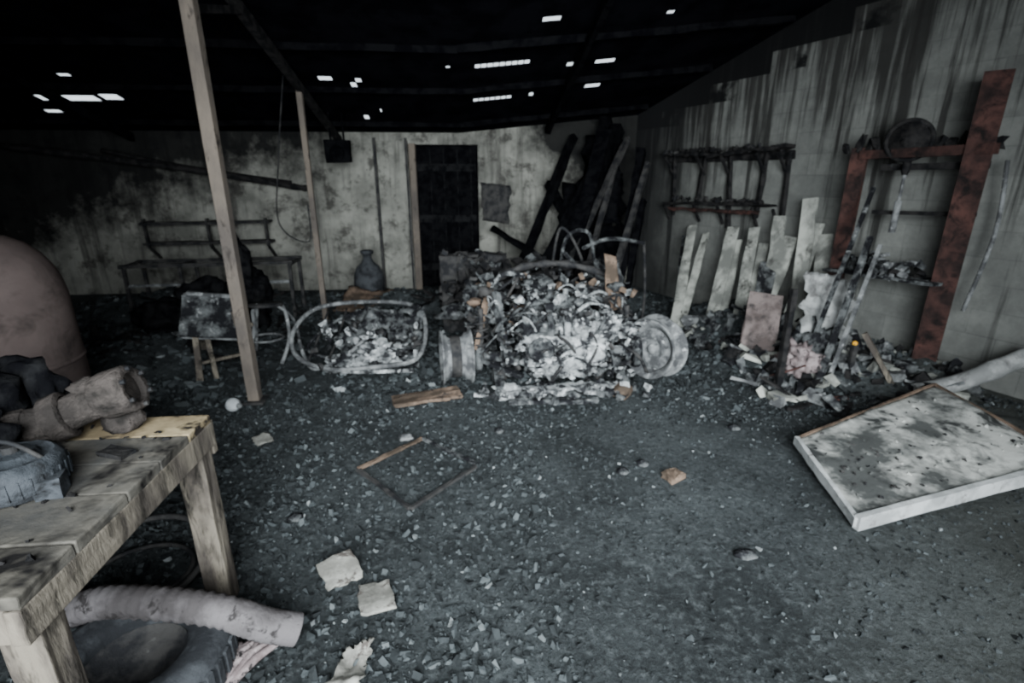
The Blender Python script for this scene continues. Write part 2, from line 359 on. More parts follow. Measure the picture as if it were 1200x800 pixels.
shell('wall_back',[-6.1,-.72,.24,0,2.55],[0,2.0,9],lambda u,v:(u,7.6,v if v<9 else roofz(u,7.6)),[(-.72,.24,0,2.0)],m_back,.12,-1)
shell('wall_right',[k*.5-1.2 for k in range(19)],[0,9],lambda u,v:(wallx(u),u,v if v<9 else roofz(wallx(u),u)),[],m_block,.12,1)
shell('wall_left',[-1.2,7.72],[0,9],lambda u,v:(-6.1,u,v if v<9 else roofz(-6.1,u)),[],m_back,.1,-1)
shell('added_wall_front',[-6.1,-2.6,0,3.4,5.74],[0,3.0,9],lambda u,v:(u,-1.2,v if v<9 else roofz(u,-1.2)),[(-2.6,3.4,0,3.0)],m_back,.12,1)  # unseen wall behind the camera, added to narrow the daylight to the middle
d=B('doorway_dark_fill_1',m_roofw,m_black)  # dark leaf added to fill the open doorway, standing in for its shade
d.box((-.24,7.75,1.03),(1.2,.05,2.14),m=0)
for k in range(5): d.box((-.62+.19*k,7.72,1.0),(.012,.02,1.9),m=1)
for z in (.3,1.0,1.7): d.box((-.24,7.715,z),(.9,.03,.1),m=1)
d.done()
d=B('dark_opening_sheet',m_char,m_soot); d.sheet([(.30,7.575,.98),(.66,7.575,.92),(.70,7.575,1.46),(.28,7.575,1.50)],nx=10,ny=10,amp=.012,freq=8,m=1,edge=.022,hole=.35,th=.02); d.done()  # added dark sheet standing in for the dark opening beside the doorway
d=B('trim_1',m_post); d.box((-.66,7.55,1.0),(.09,.06,2.02),j=.006); d.done(.004)
d=B('plaster_panel',m_back,m_soot)
d.box((-.93,7.578,1.02),(.42,.03,2.04),j=.004); d.box((-1.16,7.55,1.04),(.035,.05,2.08),m=1); d.box((-.74,7.56,1.04),(.03,.05,2.08),m=1); d.done()

# roof timbers
d=B('charred_roof_purlins',m_roofw)
for y in (1.5,2.6,3.6,4.45,5.3,6.2,7.2):
    for x0,x1 in ((-6,0),(0,min(wallx(y)-.15,4))):
        d.beam((x0,y,roofz(x0,y)-.035),(x1,y,roofz(x1,y)-.035),.05,.06,j=.008,seg=14)
d.done()
d=B('charred_rafter',m_char)
d.beam((-1.6,1.0,roofz(0,1.0)-.14),(-1.6,7.5,roofz(0,7.5)-.14),.06,.08,j=.004,seg=12)
d.beam((-1.6,3.7,2.55),(-1.6,4.6,2.78),.04,.05,seg=3)
d.done()
for xx in (-4.2,1.2):
    d=B('charred_rafter',m_roofw); d.beam((xx,1.0,roofz(xx,1.0)-.11),(xx,7.5,roofz(xx,7.5)-.11),.06,.09,j=.008,seg=14); d.done()

d=B('support_post',m_post,m_soot); d.beam((-1.57,3.65,-.02),(-1.57,3.65,2.98),.08,.08,up=(0,1,0),seg=10,j=.002); d.box((-1.57,3.65,.01),(.16,.16,.02),m=1); d.done(.006)
d=B('support_post',m_post,m_soot); d.beam((-1.61,5.9,-.02),(-1.61,5.9,2.43),.055,.055,up=(0,1,0),seg=10,j=.002); d.box((-1.61,5.9,.01),(.13,.13,.02),m=1)
d.done(.005)

# ------------------------------------------------------------------ workbench
d=B('wooden_workbench',m_wood,m_woodleg,m_wood2)
T=.78
y=.92
for k,w in enumerate((.17,.2,.16,.17,.155)):
    d.box((-1.56,y+w/2,T-.018),(1.26,w-.005,.034),m=2 if k==4 else 0,cuts=2,j=.0015); y+=w
d.box((-.945,1.345,T-.075),(.035,.86,.09),m=1,cuts=2,j=.002)
d.box((-1.56,1.765,T-.075),(1.2,.03,.09),m=1); d.box((-1.56,.935,T-.075),(1.2,.03,.09),m=1)
for x,yy in ((-.985,1.72),(-.985,.99),(-2.12,1.72),(-2.12,.99)):
    d.box((x,yy,(T-.035)/2),(.09,.075,T-.035),m=1,cuts=3,j=.003)
d.box((-1.0,1.79,T-.10),(.12,.03,.13),m=1)
d.done(.004)
d=B('burnt_pipe_elbow',m_clay,m_soot)
z0=T
d.tube([(-1.40,1.56,z0+.066),(-1.32,1.60,z0+.075),(-1.22,1.64,z0+.115),(-1.10,1.672,z0+.15)],sm=8,seg=24,rad=lambda t:.062-.006*math.sin(t*3.1))
d.lathe((-1.15,1.66,z0+.14),(1,.1,.3),[(.06,-.05),(.074,-.04),(.078,-.02),(.078,.055),(.07,.065),(.052,.065),(.048,.03),(.0005,.03)],seg=28,j=.002)
d.lathe((-1.30,1.61,z0+.085),(1,.35,.3),[(.06,-.03),(.075,-.025),(.077,.025),(.06,.03)],seg=28,j=.002)
d.lathe((-1.39,1.565,z0+.067),(-1,-.4,-.05),[(.05,-.03),(.064,-.02),(.066,.03),(.05,.04),(.045,.02),(.0005,.02)],seg=24,j=.002)
d.lump((-1.16,1.68,z0+.05),(.06,.05,.07),amp=.3,sub=3); d.lump((-1.22,1.65,z0+.17),(.05,.045,.03),amp=.3)
for a in range(6):
    o=Vector((-1.115,1.665,z0+.15)); q=Vector((0,0,1)).rotation_difference(Vector((1,.1,.3)).normalized()); pp=o+q@Vector((.064*math.cos(a*1.047),.064*math.sin(a*1.047),.02)); d.cyl(pp,pp+q@Vector((0,0,.02)),.008,m=1,seg=6)
d.done(.002,clampz=T+.001)
d=B('electric_motor_housing',m_grit,m_steel,m_soot)
c=(-1.22,1.33,T)
d.lathe(c,(0,0,1),[(.0005,.002),(.09,.002),(.103,.01),(.108,.03),(.11,.07),(.104,.09),(.086,.105),(.08,.1),(.06,.095),(.05,.115),(.0005,.118)],seg=36,j=.0015)
for k in range(28):
    a=k*math.pi/14; d.box((c[0]+.109*math.cos(a),c[1]+.109*math.sin(a),T+.048),(.007,.005,.05),rot=(0,0,a))
d.cyl((c[0],c[1],T+.11),(c[0],c[1],T+.135),.018,m=2); d.tube([(c[0]-.08,c[1],T+.08),(c[0]-.07,c[1]-.02,T+.15),(c[0]+.02,c[1]-.02,T+.155),(c[0]+.08,c[1],T+.09)],.006,m=2,sm=5)
d.box((c[0]+.1,c[1]-.03,T+.03),(.06,.06,.055),rot=(0,0,.3),m=0,j=.003,cuts=1)
d.done(.002)
d=B('burnt_cloth_heap',m_black); d.lump((-1.62,1.55,T+.1),(.25,.2,.2),amp=.35,sub=4,flat=T+.001); d.lump((-1.46,1.46,T+.05),(.13,.1,.1),amp=.4,sub=4,flat=T+.001); d.lump((-1.55,1.70,T+.1),(.2,.08,.17),amp=.35,sub=4,flat=T+.001); d.done()
d=B('charred_wood_scrap',m_wood2,m_char)
d.box((-1.36,1.44,T+.012),(.12,.05,.02),rot=(0,0,.5),j=.004,cuts=1); d.box((-1.08,1.5,T+.01),(.09,.05,.012),rot=(0,0,-.3),j=.004,m=1,cuts=1); d.box((-1.32,1.16,T+.012),(.2,.06,.02),rot=(0,0,.15),j=.004,cuts=1,m=1)
for k in range(60): d.shard((U(-1.55,-.98),U(1.0,1.72),T+.003),U(.003,.012),m=1)
d.done(clampz=T+.0005)

# ------------------------------------------------------------------ tank
d=B('pressure_tank',m_tank,m_soot)
pr=[(.0005,0.02),(.28,.02),(.3,0.06),(.33,.1)]+[(.34,.15+.1*i) for i in range(9)]+[(.33,1.03),(.31,1.1),(.27,1.18),(.21,1.245),(.14,1.285),(.07,1.3),(.06,1.31)]
d.lathe((-2.6,3.0,0),(0,0,1),pr,seg=48)
d.lathe((-2.6,3.0,0),(0,0,1),[(.3,0),(.31,0),(.31,.12),(.3,.12)],m=1,seg=48)
d.lathe((-2.6,3.0,.58),(0,0,1),[(.341,-.012),(.347,-.006),(.347,.006),(.341,.012)],seg=48)
d.lathe((-2.6,3.0,1.28),(0,0,1),[(.06,0),(.06,.05),(.035,.055),(.03,.1),(.04,.1),(.04,.125),(.0005,.13)],m=1,seg=16)
d.cyl((-2.6,3.0,1.36),(-2.48,2.95,1.36),.016,m=1); d.lathe((-2.6,3.0,1.42),(0,0,1),[(.0005,0),(.06,0),(.065,.01),(.06,.02),(.0005,.02)],m=1,seg=14)
d.done()
d=B('sooty_drum',m_soot); d.lathe((-1.98,2.62,0),(0,0,1),[(.0005,.002),(.2,.002),(.205,.02),(.2,.04),(.2,.25),(.207,.26),(.2,.27),(.2,.5),(.208,.51),(.2,.53),(.19,.52),(.19,.4),(.0005,.39)],seg=32,j=.003); d.done()

# ------------------------------------------------------------------ under bench
d=B('burnt_tyre',m_rubber,m_soot)
tp=[(.15,.03),(.17,.01),(.22,.0),(.265,.02),(.28,.06),(.28,.11),(.265,.15),(.22,.17),(.17,.16),(.15,.14),(.155,.085),(.15,.03)]
d.lathe((-1.09,1.36,.0),(0,0,1),tp,seg=48)
for k in range(40):
    a=k*math.pi/20; d.box((-1.09+.281*math.cos(a),1.36+.281*math.sin(a),.085),(.01,.022,.09),rot=(0,0,a))
d.lathe((-1.09,1.36,.05),(0,0,1),[(.0005,.0),(.06,.0),(.08,.03),(.13,.03),(.15,.06)],m=1,seg=30)
d.done()
d=B('corrugated_duct_hose',m_hose)
pts=[(-1.62,1.62,.08),(-1.45,1.56,.13),(-1.25,1.5,.225),(-1.05,1.47,.232),(-.85,1.45,.2),(-.72,1.45,.13),(-.62,1.47,.075)]
d.tube(pts,seg=20,sm=16,rad=lambda t:.052+.004*math.sin(t*2*math.pi*34) if t<.72 else .055+.001*math.sin(t*300))
d.done()
d=B('steel_hoop',m_soot)
d.tube([(-1.38+.27*math.cos(a*math.pi/12),1.86+.24*math.sin(a*math.pi/12),.03+.05*(1+math.sin(a*math.pi/12))) for a in range(24)],.013,closed=True,sm=2,seg=8)
d.tube([(-1.38+.2*math.cos(a*math.pi/12),1.86+.18*math.sin(a*math.pi/12),.025) for a in range(24)],.01,closed=True,sm=2,seg=8); d.done()
d=B('torn_pink_cloth',m_cloth)
for k in range(7):
    a=U(-.3,.3); x=-.80+U(-.05,.03)
    d.tube([(x+.03*k-.05,1.48,.03),(x-.02+.01*k,1.4,.035),(x-.06-a*.1,1.3,.02),(x-.10+a*.2,1.2,.012)],sm=4,seg=6,rad=lambda t:.004+.012*abs(math.sin(t*3.1))**.5)
d.done()
def tilep(name,x,y,sx,sy,rz,rx,m,th=.012):
    d=B(name,m); d.sheet([Vector((x,y,.02+abs(rx)*.08))+Matrix.Rotation(rz,3,'Z')@Vector((a*sx/2,b_*sy/2,b_*rx*.07)) for a,b_ in ((-1,-1),(1,-1),(1,1),(-1,1))],nx=6,ny=6,amp=.012,freq=9,th=th,edge=.008); return d.done(.002)
tilep('broken_tile',-.55,1.80,.15,.15,.5,.15,m_tile); tilep('broken_tile',-.38,1.64,.13,.17,.25,-.12,m_tile)
d=B('crumpled_paper',m_tile); d.sheet([(-.49,1.22,.02),(-.38,1.25,.02),(-.36,1.44,.04),(-.45,1.42,.03)],nx=18,ny=18,amp=.035,freq=11,th=.002,edge=.01); d.done(clampz=.004)
tilep('broken_tile',-1.28,2.98,.1,.07,.9,.2,m_tile)
d=B('white_light_bulb',m_glasswhite,m_steel); d.lathe((-1.66,3.49,.05),(1,-.6,.1),[(.0005,-.05),(.03,-.042),(.046,-.02),(.05,0),(.044,.025),(.028,.045),(.018,.058)],seg=20); d.lathe((-1.66,3.49,.05),(1,-.6,.1),[(.018,.055),(.018,.08),(.006,.088),(.0005,.09)],m=1,seg=14); d.done()
d=B('melted_plastic_lump',m_steel); d.lump((-.4,2.95,.02),(.05,.04,.02),flat=.004); d.done()
d=B('brick_fragment',m_brown); d.box((1.12,2.37,.02),(.1,.075,.03),rot=(.1,0,.4),j=.01,cuts=2); d.done(.004)
for x,y in ((.86,2.45),(1.0,2.52),(.2,3.0),(1.75,2.9),(-.85,2.2),(1.2,1.75)):
    d=B('ash_lump',m_ash2); d.lump((x,y,.012),(U(.03,.05),.03,.018),flat=.0); d.done()
d=B('charred_square_frame',m_ash2,m_brown,m_soot)
Q=[(-.63,2.6,.02),(-.29,2.92,.022),(.05,2.58,.02),(-.30,2.21,.02)]
for i in range(4): d.beam(Q[i],Q[(i+1)%4],.022,.014,m=(1 if i==0 else (0 if i==1 else 2)),j=.003,seg=8)
d.done()
d=B('scorched_board',m_brown); d.box((-.3,3.55,.03),(.5,.16,.02),rot=(.05,0,.25),j=.008,cuts=3); d.done()

# ------------------------------------------------------------------ car wreck
def rim(d,c,axis,r=.21,w=.2,m=0):
    p=[(r+.012,-w/2),(r+.018,-w/2+.006),(r+.01,-w/2+.014),(r-.012,-w/2+.02),(r-.016,-w/2+.05),(r-.045,-w/2+.07),(r-.045,w/2-.06),(r-.018,w/2-.035),(r-.012,w/2-.02),(r+.01,w/2-.014),(r+.018,w/2-.006),(r+.012,w/2),(r,w/2),(r-.024,w/2-.03),(r-.055,w/2-.06),(r-.055,-w/2+.07),(r-.026,-w/2+.05),(r,-w/2),(r+.012,-w/2)]
    d.lathe(c,axis,p,m,seg=44)
    d.lathe(c,axis,[(r-.05,.02),(r-.07,.03),(.12,.05),(.09,.055),(.075,.03),(.07,.03),(.04,.03),(.035,.06),(.0005,.062)],m,seg=30)
    ax=Vector(axis).normalized(); q=Vector((0,0,1)).rotation_difference(ax)
    for k in range(5):
        a=k*2*math.pi/5; o=Vector(c)+q@Vector((.055*math.cos(a),.055*math.sin(a),.03)); d.cyl(o,o+ax*.02,.009,m=m,seg=6)
    for k in range(10):
        a=k*2*math.pi/10; o=Vector(c)+q@Vector((.135*math.cos(a),.135*math.sin(a),.04)); d.cyl(o-ax*.01,o+ax*.012,.014,m=m,seg=8)
E=bpy.data.objects.new('burnt_car_wreck',None); scene.collection.objects.link(E); E.location=(.7,3.9,0)
def part(d,**k):
    o=d.done(**k); o.parent=E; o.location=o.location-Vector((.7,3.9,0)); return o
d=B('wheel_rim_1',m_steel,m_soot); rim(d,(-.08,3.86,.228),(-1,-.12,0),.205,.24); d.lathe((-.08,3.86,.228),(-1,-.12,0),[(.163,-.03),(.166,.0),(.166,.04),(.163,.05)],m=1,seg=30); part(d)
d=B('wheel_rim_2',m_steel,m_ash2); rim(d,(1.54,3.84,.25),(-.8,-.55,.12),.225,.2); part(d)
d=B('wheel_rim_3',m_steel); d.lathe((1.62,4.0,.25),(-.8,-.6,.05),[(.235,0),(.245,.01),(.235,.02),(.21,.02),(.2,.03),(.2,.1),(.22,.12),(.23,.12)],seg=40); part(d)
d=B('axle',m_ash2,m_soot,m_ash)
d.tube([(-.02,3.92,.22),(.25,3.9,.2),(.55,3.9,.2)],sm=4,rad=lambda t:.035+.02*t); d.tube([(.85,3.9,.2),(1.15,3.9,.2),(1.42,3.92,.22)],sm=4,rad=lambda t:.055-.02*t)
d.lathe((.7,3.9,.22),(0,-1,0),[(.0005,-.15),(.1,-.14),(.15,-.08),(.16,0),(.14,.09),(.08,.14),(.0005,.15)],m=2,seg=24,j=.004)
for x in (.12,1.28):
    h=[(x+.06*math.cos(a*.6),3.85+.06*math.sin(a*.6),.24+a*.0055) for a in range(60)]
    d.tube(h,.009,m=1,seg=7); d.cyl((x,3.85,.2),(x,3.85,.62),.02,m=1)
    d.beam((x,3.85,.2),(x+(.3 if x<.7 else -.3),3.6,.14),.05,.03,m=0)
for x in (.07,1.36): d.lathe((x,3.9,.22),(1,0,0),[(.0005,0),(.13,0),(.14,.02),(.14,.05),(.08,.06),(.0005,.06)],seg=26,m=0)
part(d)
d=B('engine_block',m_ash,m_ash2,m_soot)
d.box((.72,3.95,.42),(.56,.42,.34),j=.018,cuts=5,rot=(0,.04,.05)); d.box((.72,3.93,.64),(.5,.26,.12),j=.014,cuts=4,rot=(0,.05,.05),m=1)
d.box((.7,3.9,.2),(.42,.34,.16),j=.02,cuts=3)
for k in range(4): d.lathe((.53+.12*k,3.80,.70),(0,-.25,1),[(.0005,0),(.035,0),(.035,.02),(.02,.03),(.02,.07),(.028,.075),(.0005,.08)],m=k%2,seg=12)
for k in range(4):
    x=.50+.125*k; d.tube([(x,3.82,.6),(x,3.7,.62),(x+.01,3.62,.55),(x+.01,3.62,.42)],.026,sm=5,m=1 if k%2 else 0,seg=12)
d.tube([(.42,3.62,.44),(.7,3.6,.42),(1.0,3.62,.43)],.035,sm=5,m=0,seg=12)
for k in range(5): d.box((.5+.11*k,3.74,.42),(.015,.03,.26),m=1,j=.003)
d.lathe((.56,3.64,.36),(0,-1,0),[(.0005,.08),(.09,.08),(.1,.07),(.09,.05),(.08,.045),(.09,.04),(.1,.03),(.095,0),(.0005,0)],m=1,seg=26)
d.lathe((.86,3.64,.54),(0,-1,0),[(.0005,.07),(.06,.07),(.065,.06),(.05,.045),(.065,.03),(.06,0),(.0005,0)],m=0,seg=24)
d.lathe((.97,3.64,.30),(0,-1,0),[(.0005,.1),(.05,.1),(.075,.08),(.08,.0),(.07,-.04),(.0005,-.05)],m=0,seg=20)
d.lump((.70,3.62,.22),(.22,.05,.1),m=0,amp=.8,sub=4,freq=3); d.lump((.9,3.62,.40),(.16,.05,.11),m=0,amp=.8,sub=4,freq=3); d.lump((1.08,3.66,.5),(.13,.06,.09),m=0,amp=.8,sub=4,freq=3); d.lump((.5,3.64,.52),(.1,.05,.1),m=1,amp=.8,sub=4,freq=3)
for k in range(60):
    x=U(.25,1.3); y=U(3.6,3.85); z=U(.1,.76)
    if abs(x-.72)>.36: z=U(.08,.5)
    s=U(.015,.045); d.lump((x,y,z),(s*U(.7,1.8),s*.8,s*U(.5,1.1)),m=random.choice([0,0,1,1,2]),amp=.8,sub=2,freq=2.5)
for k in range(240):
    x=U(.25,1.3); z=U(.08,.78)
    if abs(x-.72)>.36: z=U(.06,.5)
    d.shard((x,U(3.57,3.8),z),U(.008,.035),m=random.choice([0,0,0,1,1,2]))
for k in range(34):
    x=U(.3,1.2);z=U(.2,.74);p=(x,3.7,z);q=(x+U(-.25,.25),3.6,z+U(-.25,.15)); d.tube([p,((p[0]+q[0])/2,3.54,(p[2]+q[2])/2+.06),q],U(.005,.014),sm=5,m=random.choice([0,1,2]),seg=6)
part(d)
d=B('subframe',m_ash,m_ash2,m_brown)
d.beam((.22,3.48,.05),(1.18,3.52,.07),.08,.07,m=0,j=.008,seg=12); d.beam((.3,3.4,.03),(.95,3.36,.03),.05,.03,m=1,j=.006,seg=8)
d.beam((.25,3.5,.06),(.2,4.6,.28),.07,.09,m=1,j=.006,seg=8); d.beam((1.2,3.52,.06),(1.2,4.6,.28),.07,.09,m=1,j=.006,seg=8)
d.beam((.15,4.2,.3),(.1,4.25,.72),.08,.08,m=1,j=.012,seg=5); d.beam((.08,3.8,.3),(.2,4.0,.78),.03,.03,m=2,j=.01,seg=6); d.beam((.3,3.75,.2),(.24,3.85,.75),.03,.06,m=1,j=.01,seg=6)
d.lump((1.16,3.45,.06),(.07,.06,.06),m=2,flat=0.004); d.lump((.33,3.52,.07),(.08,.06,.05),m=0,amp=.5,flat=.004)
for k in range(60): d.shard((U(.1,1.35),U(3.36,3.6),U(.02,.12)),U(.01,.04),m=random.choice([0,1,1]))
for k in range(14): s=U(.02,.045); d.lump((U(.15,1.3),U(3.4,3.6),U(.03,.1)),(s*1.4,s,s*.8),m=random.choice([0,1,1]),amp=.7,sub=2,freq=2.5)
d.beam((.05,3.55,.03),(.5,3.42,.03),.03,.02,m=0,j=.004,seg=5)
part(d,clampz=.003)
d=B('bodywork_remains',m_ash2,m_brown,m_ash,m_soot)
d.sheet([(1.1,3.95,.45),(1.42,4.1,.42),(1.4,4.5,.85),(1.15,4.5,.9)],amp=.05,freq=6,m=0,edge=.02,hole=.45)
d.sheet([(.0,4.1,.4),(.3,4.0,.45),(.3,4.4,.82),(.0,4.5,.72)],amp=.06,freq=6,m=0,edge=.02,hole=.5)
d.sheet([(1.19,4.1,.5),(1.33,4.1,.5),(1.27,4.2,.95),(1.17,4.2,.98)],amp=.03,freq=6,m=1,nx=6)
d.tube([(.2,4.35,.7),(.5,4.4,.84),(.9,4.4,.86),(1.3,4.35,.75)],sm=6,m=3,rad=lambda t:.03+.01*math.sin(t*40))
d.tube([(.1,4.3,.45),(.3,4.3,.78),(.5,4.2,.8)],.02,sm=6,m=2)
d.lathe((.62,4.12,.70),(0,-.6,1),[(.0005,0),(.1,0),(.12,.02),(.12,.06),(.1,.08),(.0005,.085)],m=0,seg=20,j=.006)
d.lathe((.98,4.05,.62),(0,-.4,1),[(.0005,0),(.08,0),(.1,.03),(.09,.12),(.05,.15),(.0005,.155)],m=2,seg=18,j=.006)
for k in range(55):
    x=U(.05,1.35); y=U(3.85,4.4); z=U(.3,.82)-abs(x-.7)*.12; s=U(.02,.055); d.lump((x,y,z),(s*U(.7,1.6),s,s*.8),m=random.choice([0,0,2,3,3,1]),amp=.8,sub=2,freq=2.5)
for k in range(200):
    x=U(.0,1.4); d.shard((x,U(3.8,4.4),U(.3,.86)-abs(x-.7)*.12),U(.01,.045),m=random.choice([0,0,2,3,3,1]))
for k in range(44):
    x=U(.1,1.2);y=U(3.8,4.3);z=U(.5,.75); d.tube([(x,y,z),(x+U(-.15,.15),y-.05,z+U(.03,.12)),(x+U(-.3,.3),y+U(-.1,.1),z-.1)],U(.005,.012),sm=5,m=random.choice([0,2,3]),seg=6)
part(d)
d=B('bodywork_rear',m_soot,m_ash2,m_char)
for x in (.15,1.35): d.beam((x,4.6,.28),(x,5.9,.3),.08,.1,m=0,j=.008,seg=8)
for y in (4.9,5.4,5.8): d.beam((.15,y,.3),(1.35,y,.32),.06,.05,m=0,j=.008,seg=8)
d.tube([(.9,4.8,.45),(1.0,5.0,1.0),(1.25,5.1,1.05),(1.35,5.2,.7)],.018,m=1,sm=8); d.tube([(1.2,5.1,.9),(1.5,5.2,.98),(1.9,5.3,.92)],.02,m=1,sm=8)
d.tube([(.95,4.8,.9),(1.05,4.7,.8),(1.2,4.6,.7)],.02,m=1,sm=8); d.tube([(.85,5.0,.5),(.95,5.05,1.1),(1.15,5.0,.85),(1.2,4.9,.5)],.014,m=0,sm=8)
d.tube([(1.9,5.3,.92),(1.95,5.3,.4),(1.9,5.2,.02)],.016,m=0,sm=6)
for k in range(50):
    x=U(-.2,1.5); y=U(4.7,5.9); z=U(.15,.6); s=U(.04,.12); d.lump((x,y,z),(s*U(.7,1.6),s,s*.7),m=random.choice([0,0,2,2,1]),amp=.8,sub=2,freq=2.5)
for k in range(120): d.shard((U(-.2,1.5),U(4.7,5.9),U(.3,.75)),U(.02,.08),m=random.choice([0,2,2,1]))
for k in range(14): d.beam((U(-.1,1.4),U(4.8,5.8),U(.2,.5)),(U(-.2,1.5),U(4.8,5.8),U(.4,.85)),.03,.04,m=2,j=.008,seg=5)
part(d)
d=B('burnt_gearbox_unit',m_soot,m_ash2)
d.box((.08,5.55,.62),(.5,.4,.32),j=.03,cuts=3); d.box((-.1,5.4,.4),(.25,.3,.8),j=.03,cuts=3); d.box((.3,5.45,.4),(.25,.3,.8),j=.03,cuts=3)
for k in range(5): d.lathe((-.12+.1*k,5.33,.72),(0,-1,0),[(.0005,.06),(.035,.06),(.04,.0)],m=1,seg=14)
d.lathe((.05,5.32,.5),(0,-1,0),[(.0005,.08),(.1,.08),(.12,.06),(.12,.02),(.09,0)],m=0,seg=22)
for k in range(60): d.shard((U(-.22,.4),U(5.25,5.5),U(.3,.85)),U(.02,.06),m=random.choice([0,0,1]))
d.done(clampz=.0)

# ------------------------------------------------------------------ crumpled frame left of wreck
d=B('crumpled_car_seat_frame',m_steel,m_ash,m_soot,m_ash2)
d.tube([(-1.52,4.5,.28),(-1.45,4.3,.12),(-1.15,4.12,.06),(-.75,4.08,.08),(-.42,4.15,.12),(-.36,4.5,.3),(-.5,4.9,.4),(-1.0,5.0,.42),(-1.4,4.85,.4)],.02,closed=True,sm=8,m=0)
d.tube([(-1.4,4.5,.16),(-1.2,4.3,.1),(-.8,4.25,.12),(-.5,4.4,.2),(-.6,4.8,.32),(-1.1,4.85,.33)],.015,closed=True,sm=8,m=3)
d.tube([(-1.5,4.55,.2),(-1.3,4.2,.04),(-1.0,4.2,.16),(-.8,4.5,.3)],.016,sm=8,m=0)
for k in range(6): x=-1.35+.17*k; d.tube([(x,4.22,.08),(x+.03,4.5,.2),(x+.05,4.9,.38)],.01,m=2,sm=4,seg=6)
d.sheet([(-1.15,4.12,.06),(-.38,4.15,.08),(-.4,4.8,.4),(-1.1,4.85,.4)],amp=.12,freq=6,m=3,edge=.04,hole=.6,nx=24,ny=18)
for k in range(24): s=U(.02,.05); d.lump((U(-1.2,-.42),U(4.12,4.7),U(.04,.32)),(s*1.3,s,s*.8),m=random.choice([1,3,3,2]),amp=.8,sub=2,freq=2.5)
for k in range(120): d.shard((U(-1.3,-.4),U(4.1,4.75),U(.03,.34)),U(.01,.045),m=random.choice([1,1,3,3,2]))
d.lump((-.7,4.2,.16),(.18,.08,.08),m=1,amp=.9,sub=4,freq=3); d.lump((-1.0,4.2,.1),(.13,.07,.05),m=1,amp=.9,sub=4,freq=3)
d.tube([(-1.2,4.2,.02),(-.9,4.06,.05),(-.45,4.1,.03)],.018,m=1,sm=5)
d.done(clampz=.003)

# ------------------------------------------------------------------ left furniture
d=B('burnt_chair',m_woodleg,m_steel,m_soot,m_ash2)
d.box((-2.12,4.35,.47),(.42,.04,.34),rot=(-.5,.15,.25),m=3,j=.006,cuts=4)
for a,b_ in (((-2.33,4.27,.34),(-1.93,4.36,.28)),((-2.31,4.42,.66),(-1.9,4.5,.6))): d.beam(a,b_,.035,.035,m=1,j=.004,seg=5)
d.beam((-2.33,4.26,.33),(-2.31,4.42,.66),.035,.035,m=1,j=.004,seg=4); d.beam((-1.92,4.35,.27),(-1.9,4.5,.6),.035,.035,m=1,j=.004,seg=4)
d.beam((-2.28,4.4,.5),(-2.16,4.08,0),.045,.035,j=.003,seg=4); d.beam((-2.22,4.42,.42),(-2.05,4.12,0),.035,.035,j=.003,seg=4); d.beam((-1.95,4.4,.5),(-1.86,4.26,0),.045,.035,seg=4,j=.003)
d.beam((-2.32,4.55,.45),(-2.4,4.7,0),.04,.03,seg=4); d.beam((-2.2,4.2,.12),(-1.9,4.32,.15),.03,.02,seg=3); d.beam((-2.25,4.42,.33),(-1.85,4.5,.36),.03,.03,seg=3)
d.done(clampz=.0)
d=B('tubular_steel_stool',m_steel,m_soot)
d.tube([(-1.9,4.35,.02),(-1.85,4.5,.3),(-1.9,4.7,.45),(-1.75,4.85,.46),(-1.65,4.75,.4),(-1.58,4.55,.2),(-1.62,4.4,.02)],.016,sm=6,m=0); d.tube([(-1.98,4.8,.02),(-1.92,4.75,.3),(-1.85,4.65,.5)],.014,sm=5); d.tube([(-1.6,4.9,.01),(-1.62,4.85,.3),(-1.7,4.7,.48)],.014,sm=5)
d.tube([(-1.8+.15*math.cos(a*.524),4.6+.13*math.sin(a*.524),.2) for a in range(12)],.01,closed=True,sm=2)
d.lathe((-1.8,4.7,.47),(0,.1,1),[(.0005,0),(.14,0),(.15,.015),(.14,.03),(.0005,.03)],m=1,seg=22,j=.004); d.done(clampz=.0)
d=B('steel_bench_frame',m_soot,m_steel)
for y in (6.1,6.45): d.beam((-3.85,y,.62),(-1.98,y+.05,.64),.04,.04,m=0,j=.004,seg=8)
for x in (-3.8,-3.2,-2.6,-2.0): d.beam((x,6.1,.62),(x,6.46,.63),.035,.03,m=0); d.beam((x,6.1,.62),(x,6.08,0),.035,.035,m=0); d.beam((x,6.46,.62),(x,6.46,0),.035,.035,m=0)
d.beam((-3.8,6.1,.4),(-2.0,6.12,.42),.03,.03,m=1,j=.004,seg=6); d.done()
d=B('burnt_sack_pile',m_black,m_char)
for c,s in (((-2.75,5.75,.22),(.35,.25,.3)),((-2.35,5.7,.3),(.22,.2,.42)),((-3.2,5.7,.12),(.3,.25,.2)),((-2.35,5.6,.7),(.12,.1,.3))): d.lump(c,s,m=0,amp=.35,sub=4,flat=0.002)
d.done()
d=B('wall_rack',m_soot,m_steel)
for z in (.98,.72): d.beam((-4.25,7.4,z),(-2.6,7.4,z+.02),.16,.035,m=0,j=.005,seg=9)
for x in (-4.2,-3.4,-2.65): d.beam((x,7.36,.68),(x,7.36,1.05),.05,.03,m=0); d.beam((x,7.36,.68),(x,7.59,.5),.03,.03,m=0); d.beam((x,7.3,1.0),(x,7.59,1.0),.03,.03)
d.done()
d=B('fallen_roof_pipe',m_char); d.tube([(-5.7,7.3,1.95),(-4.1,7.35,1.75),(-3.2,7.4,1.62),(-2.25,7.48,1.45),(-2.1,7.54,1.43)],sm=4,rad=lambda t:.04+.006*math.sin(t*60)); d.tube([(-4.6,7.5,1.9),(-3.5,7.48,1.68),(-2.3,7.54,1.5)],.03,sm=4); d.done()
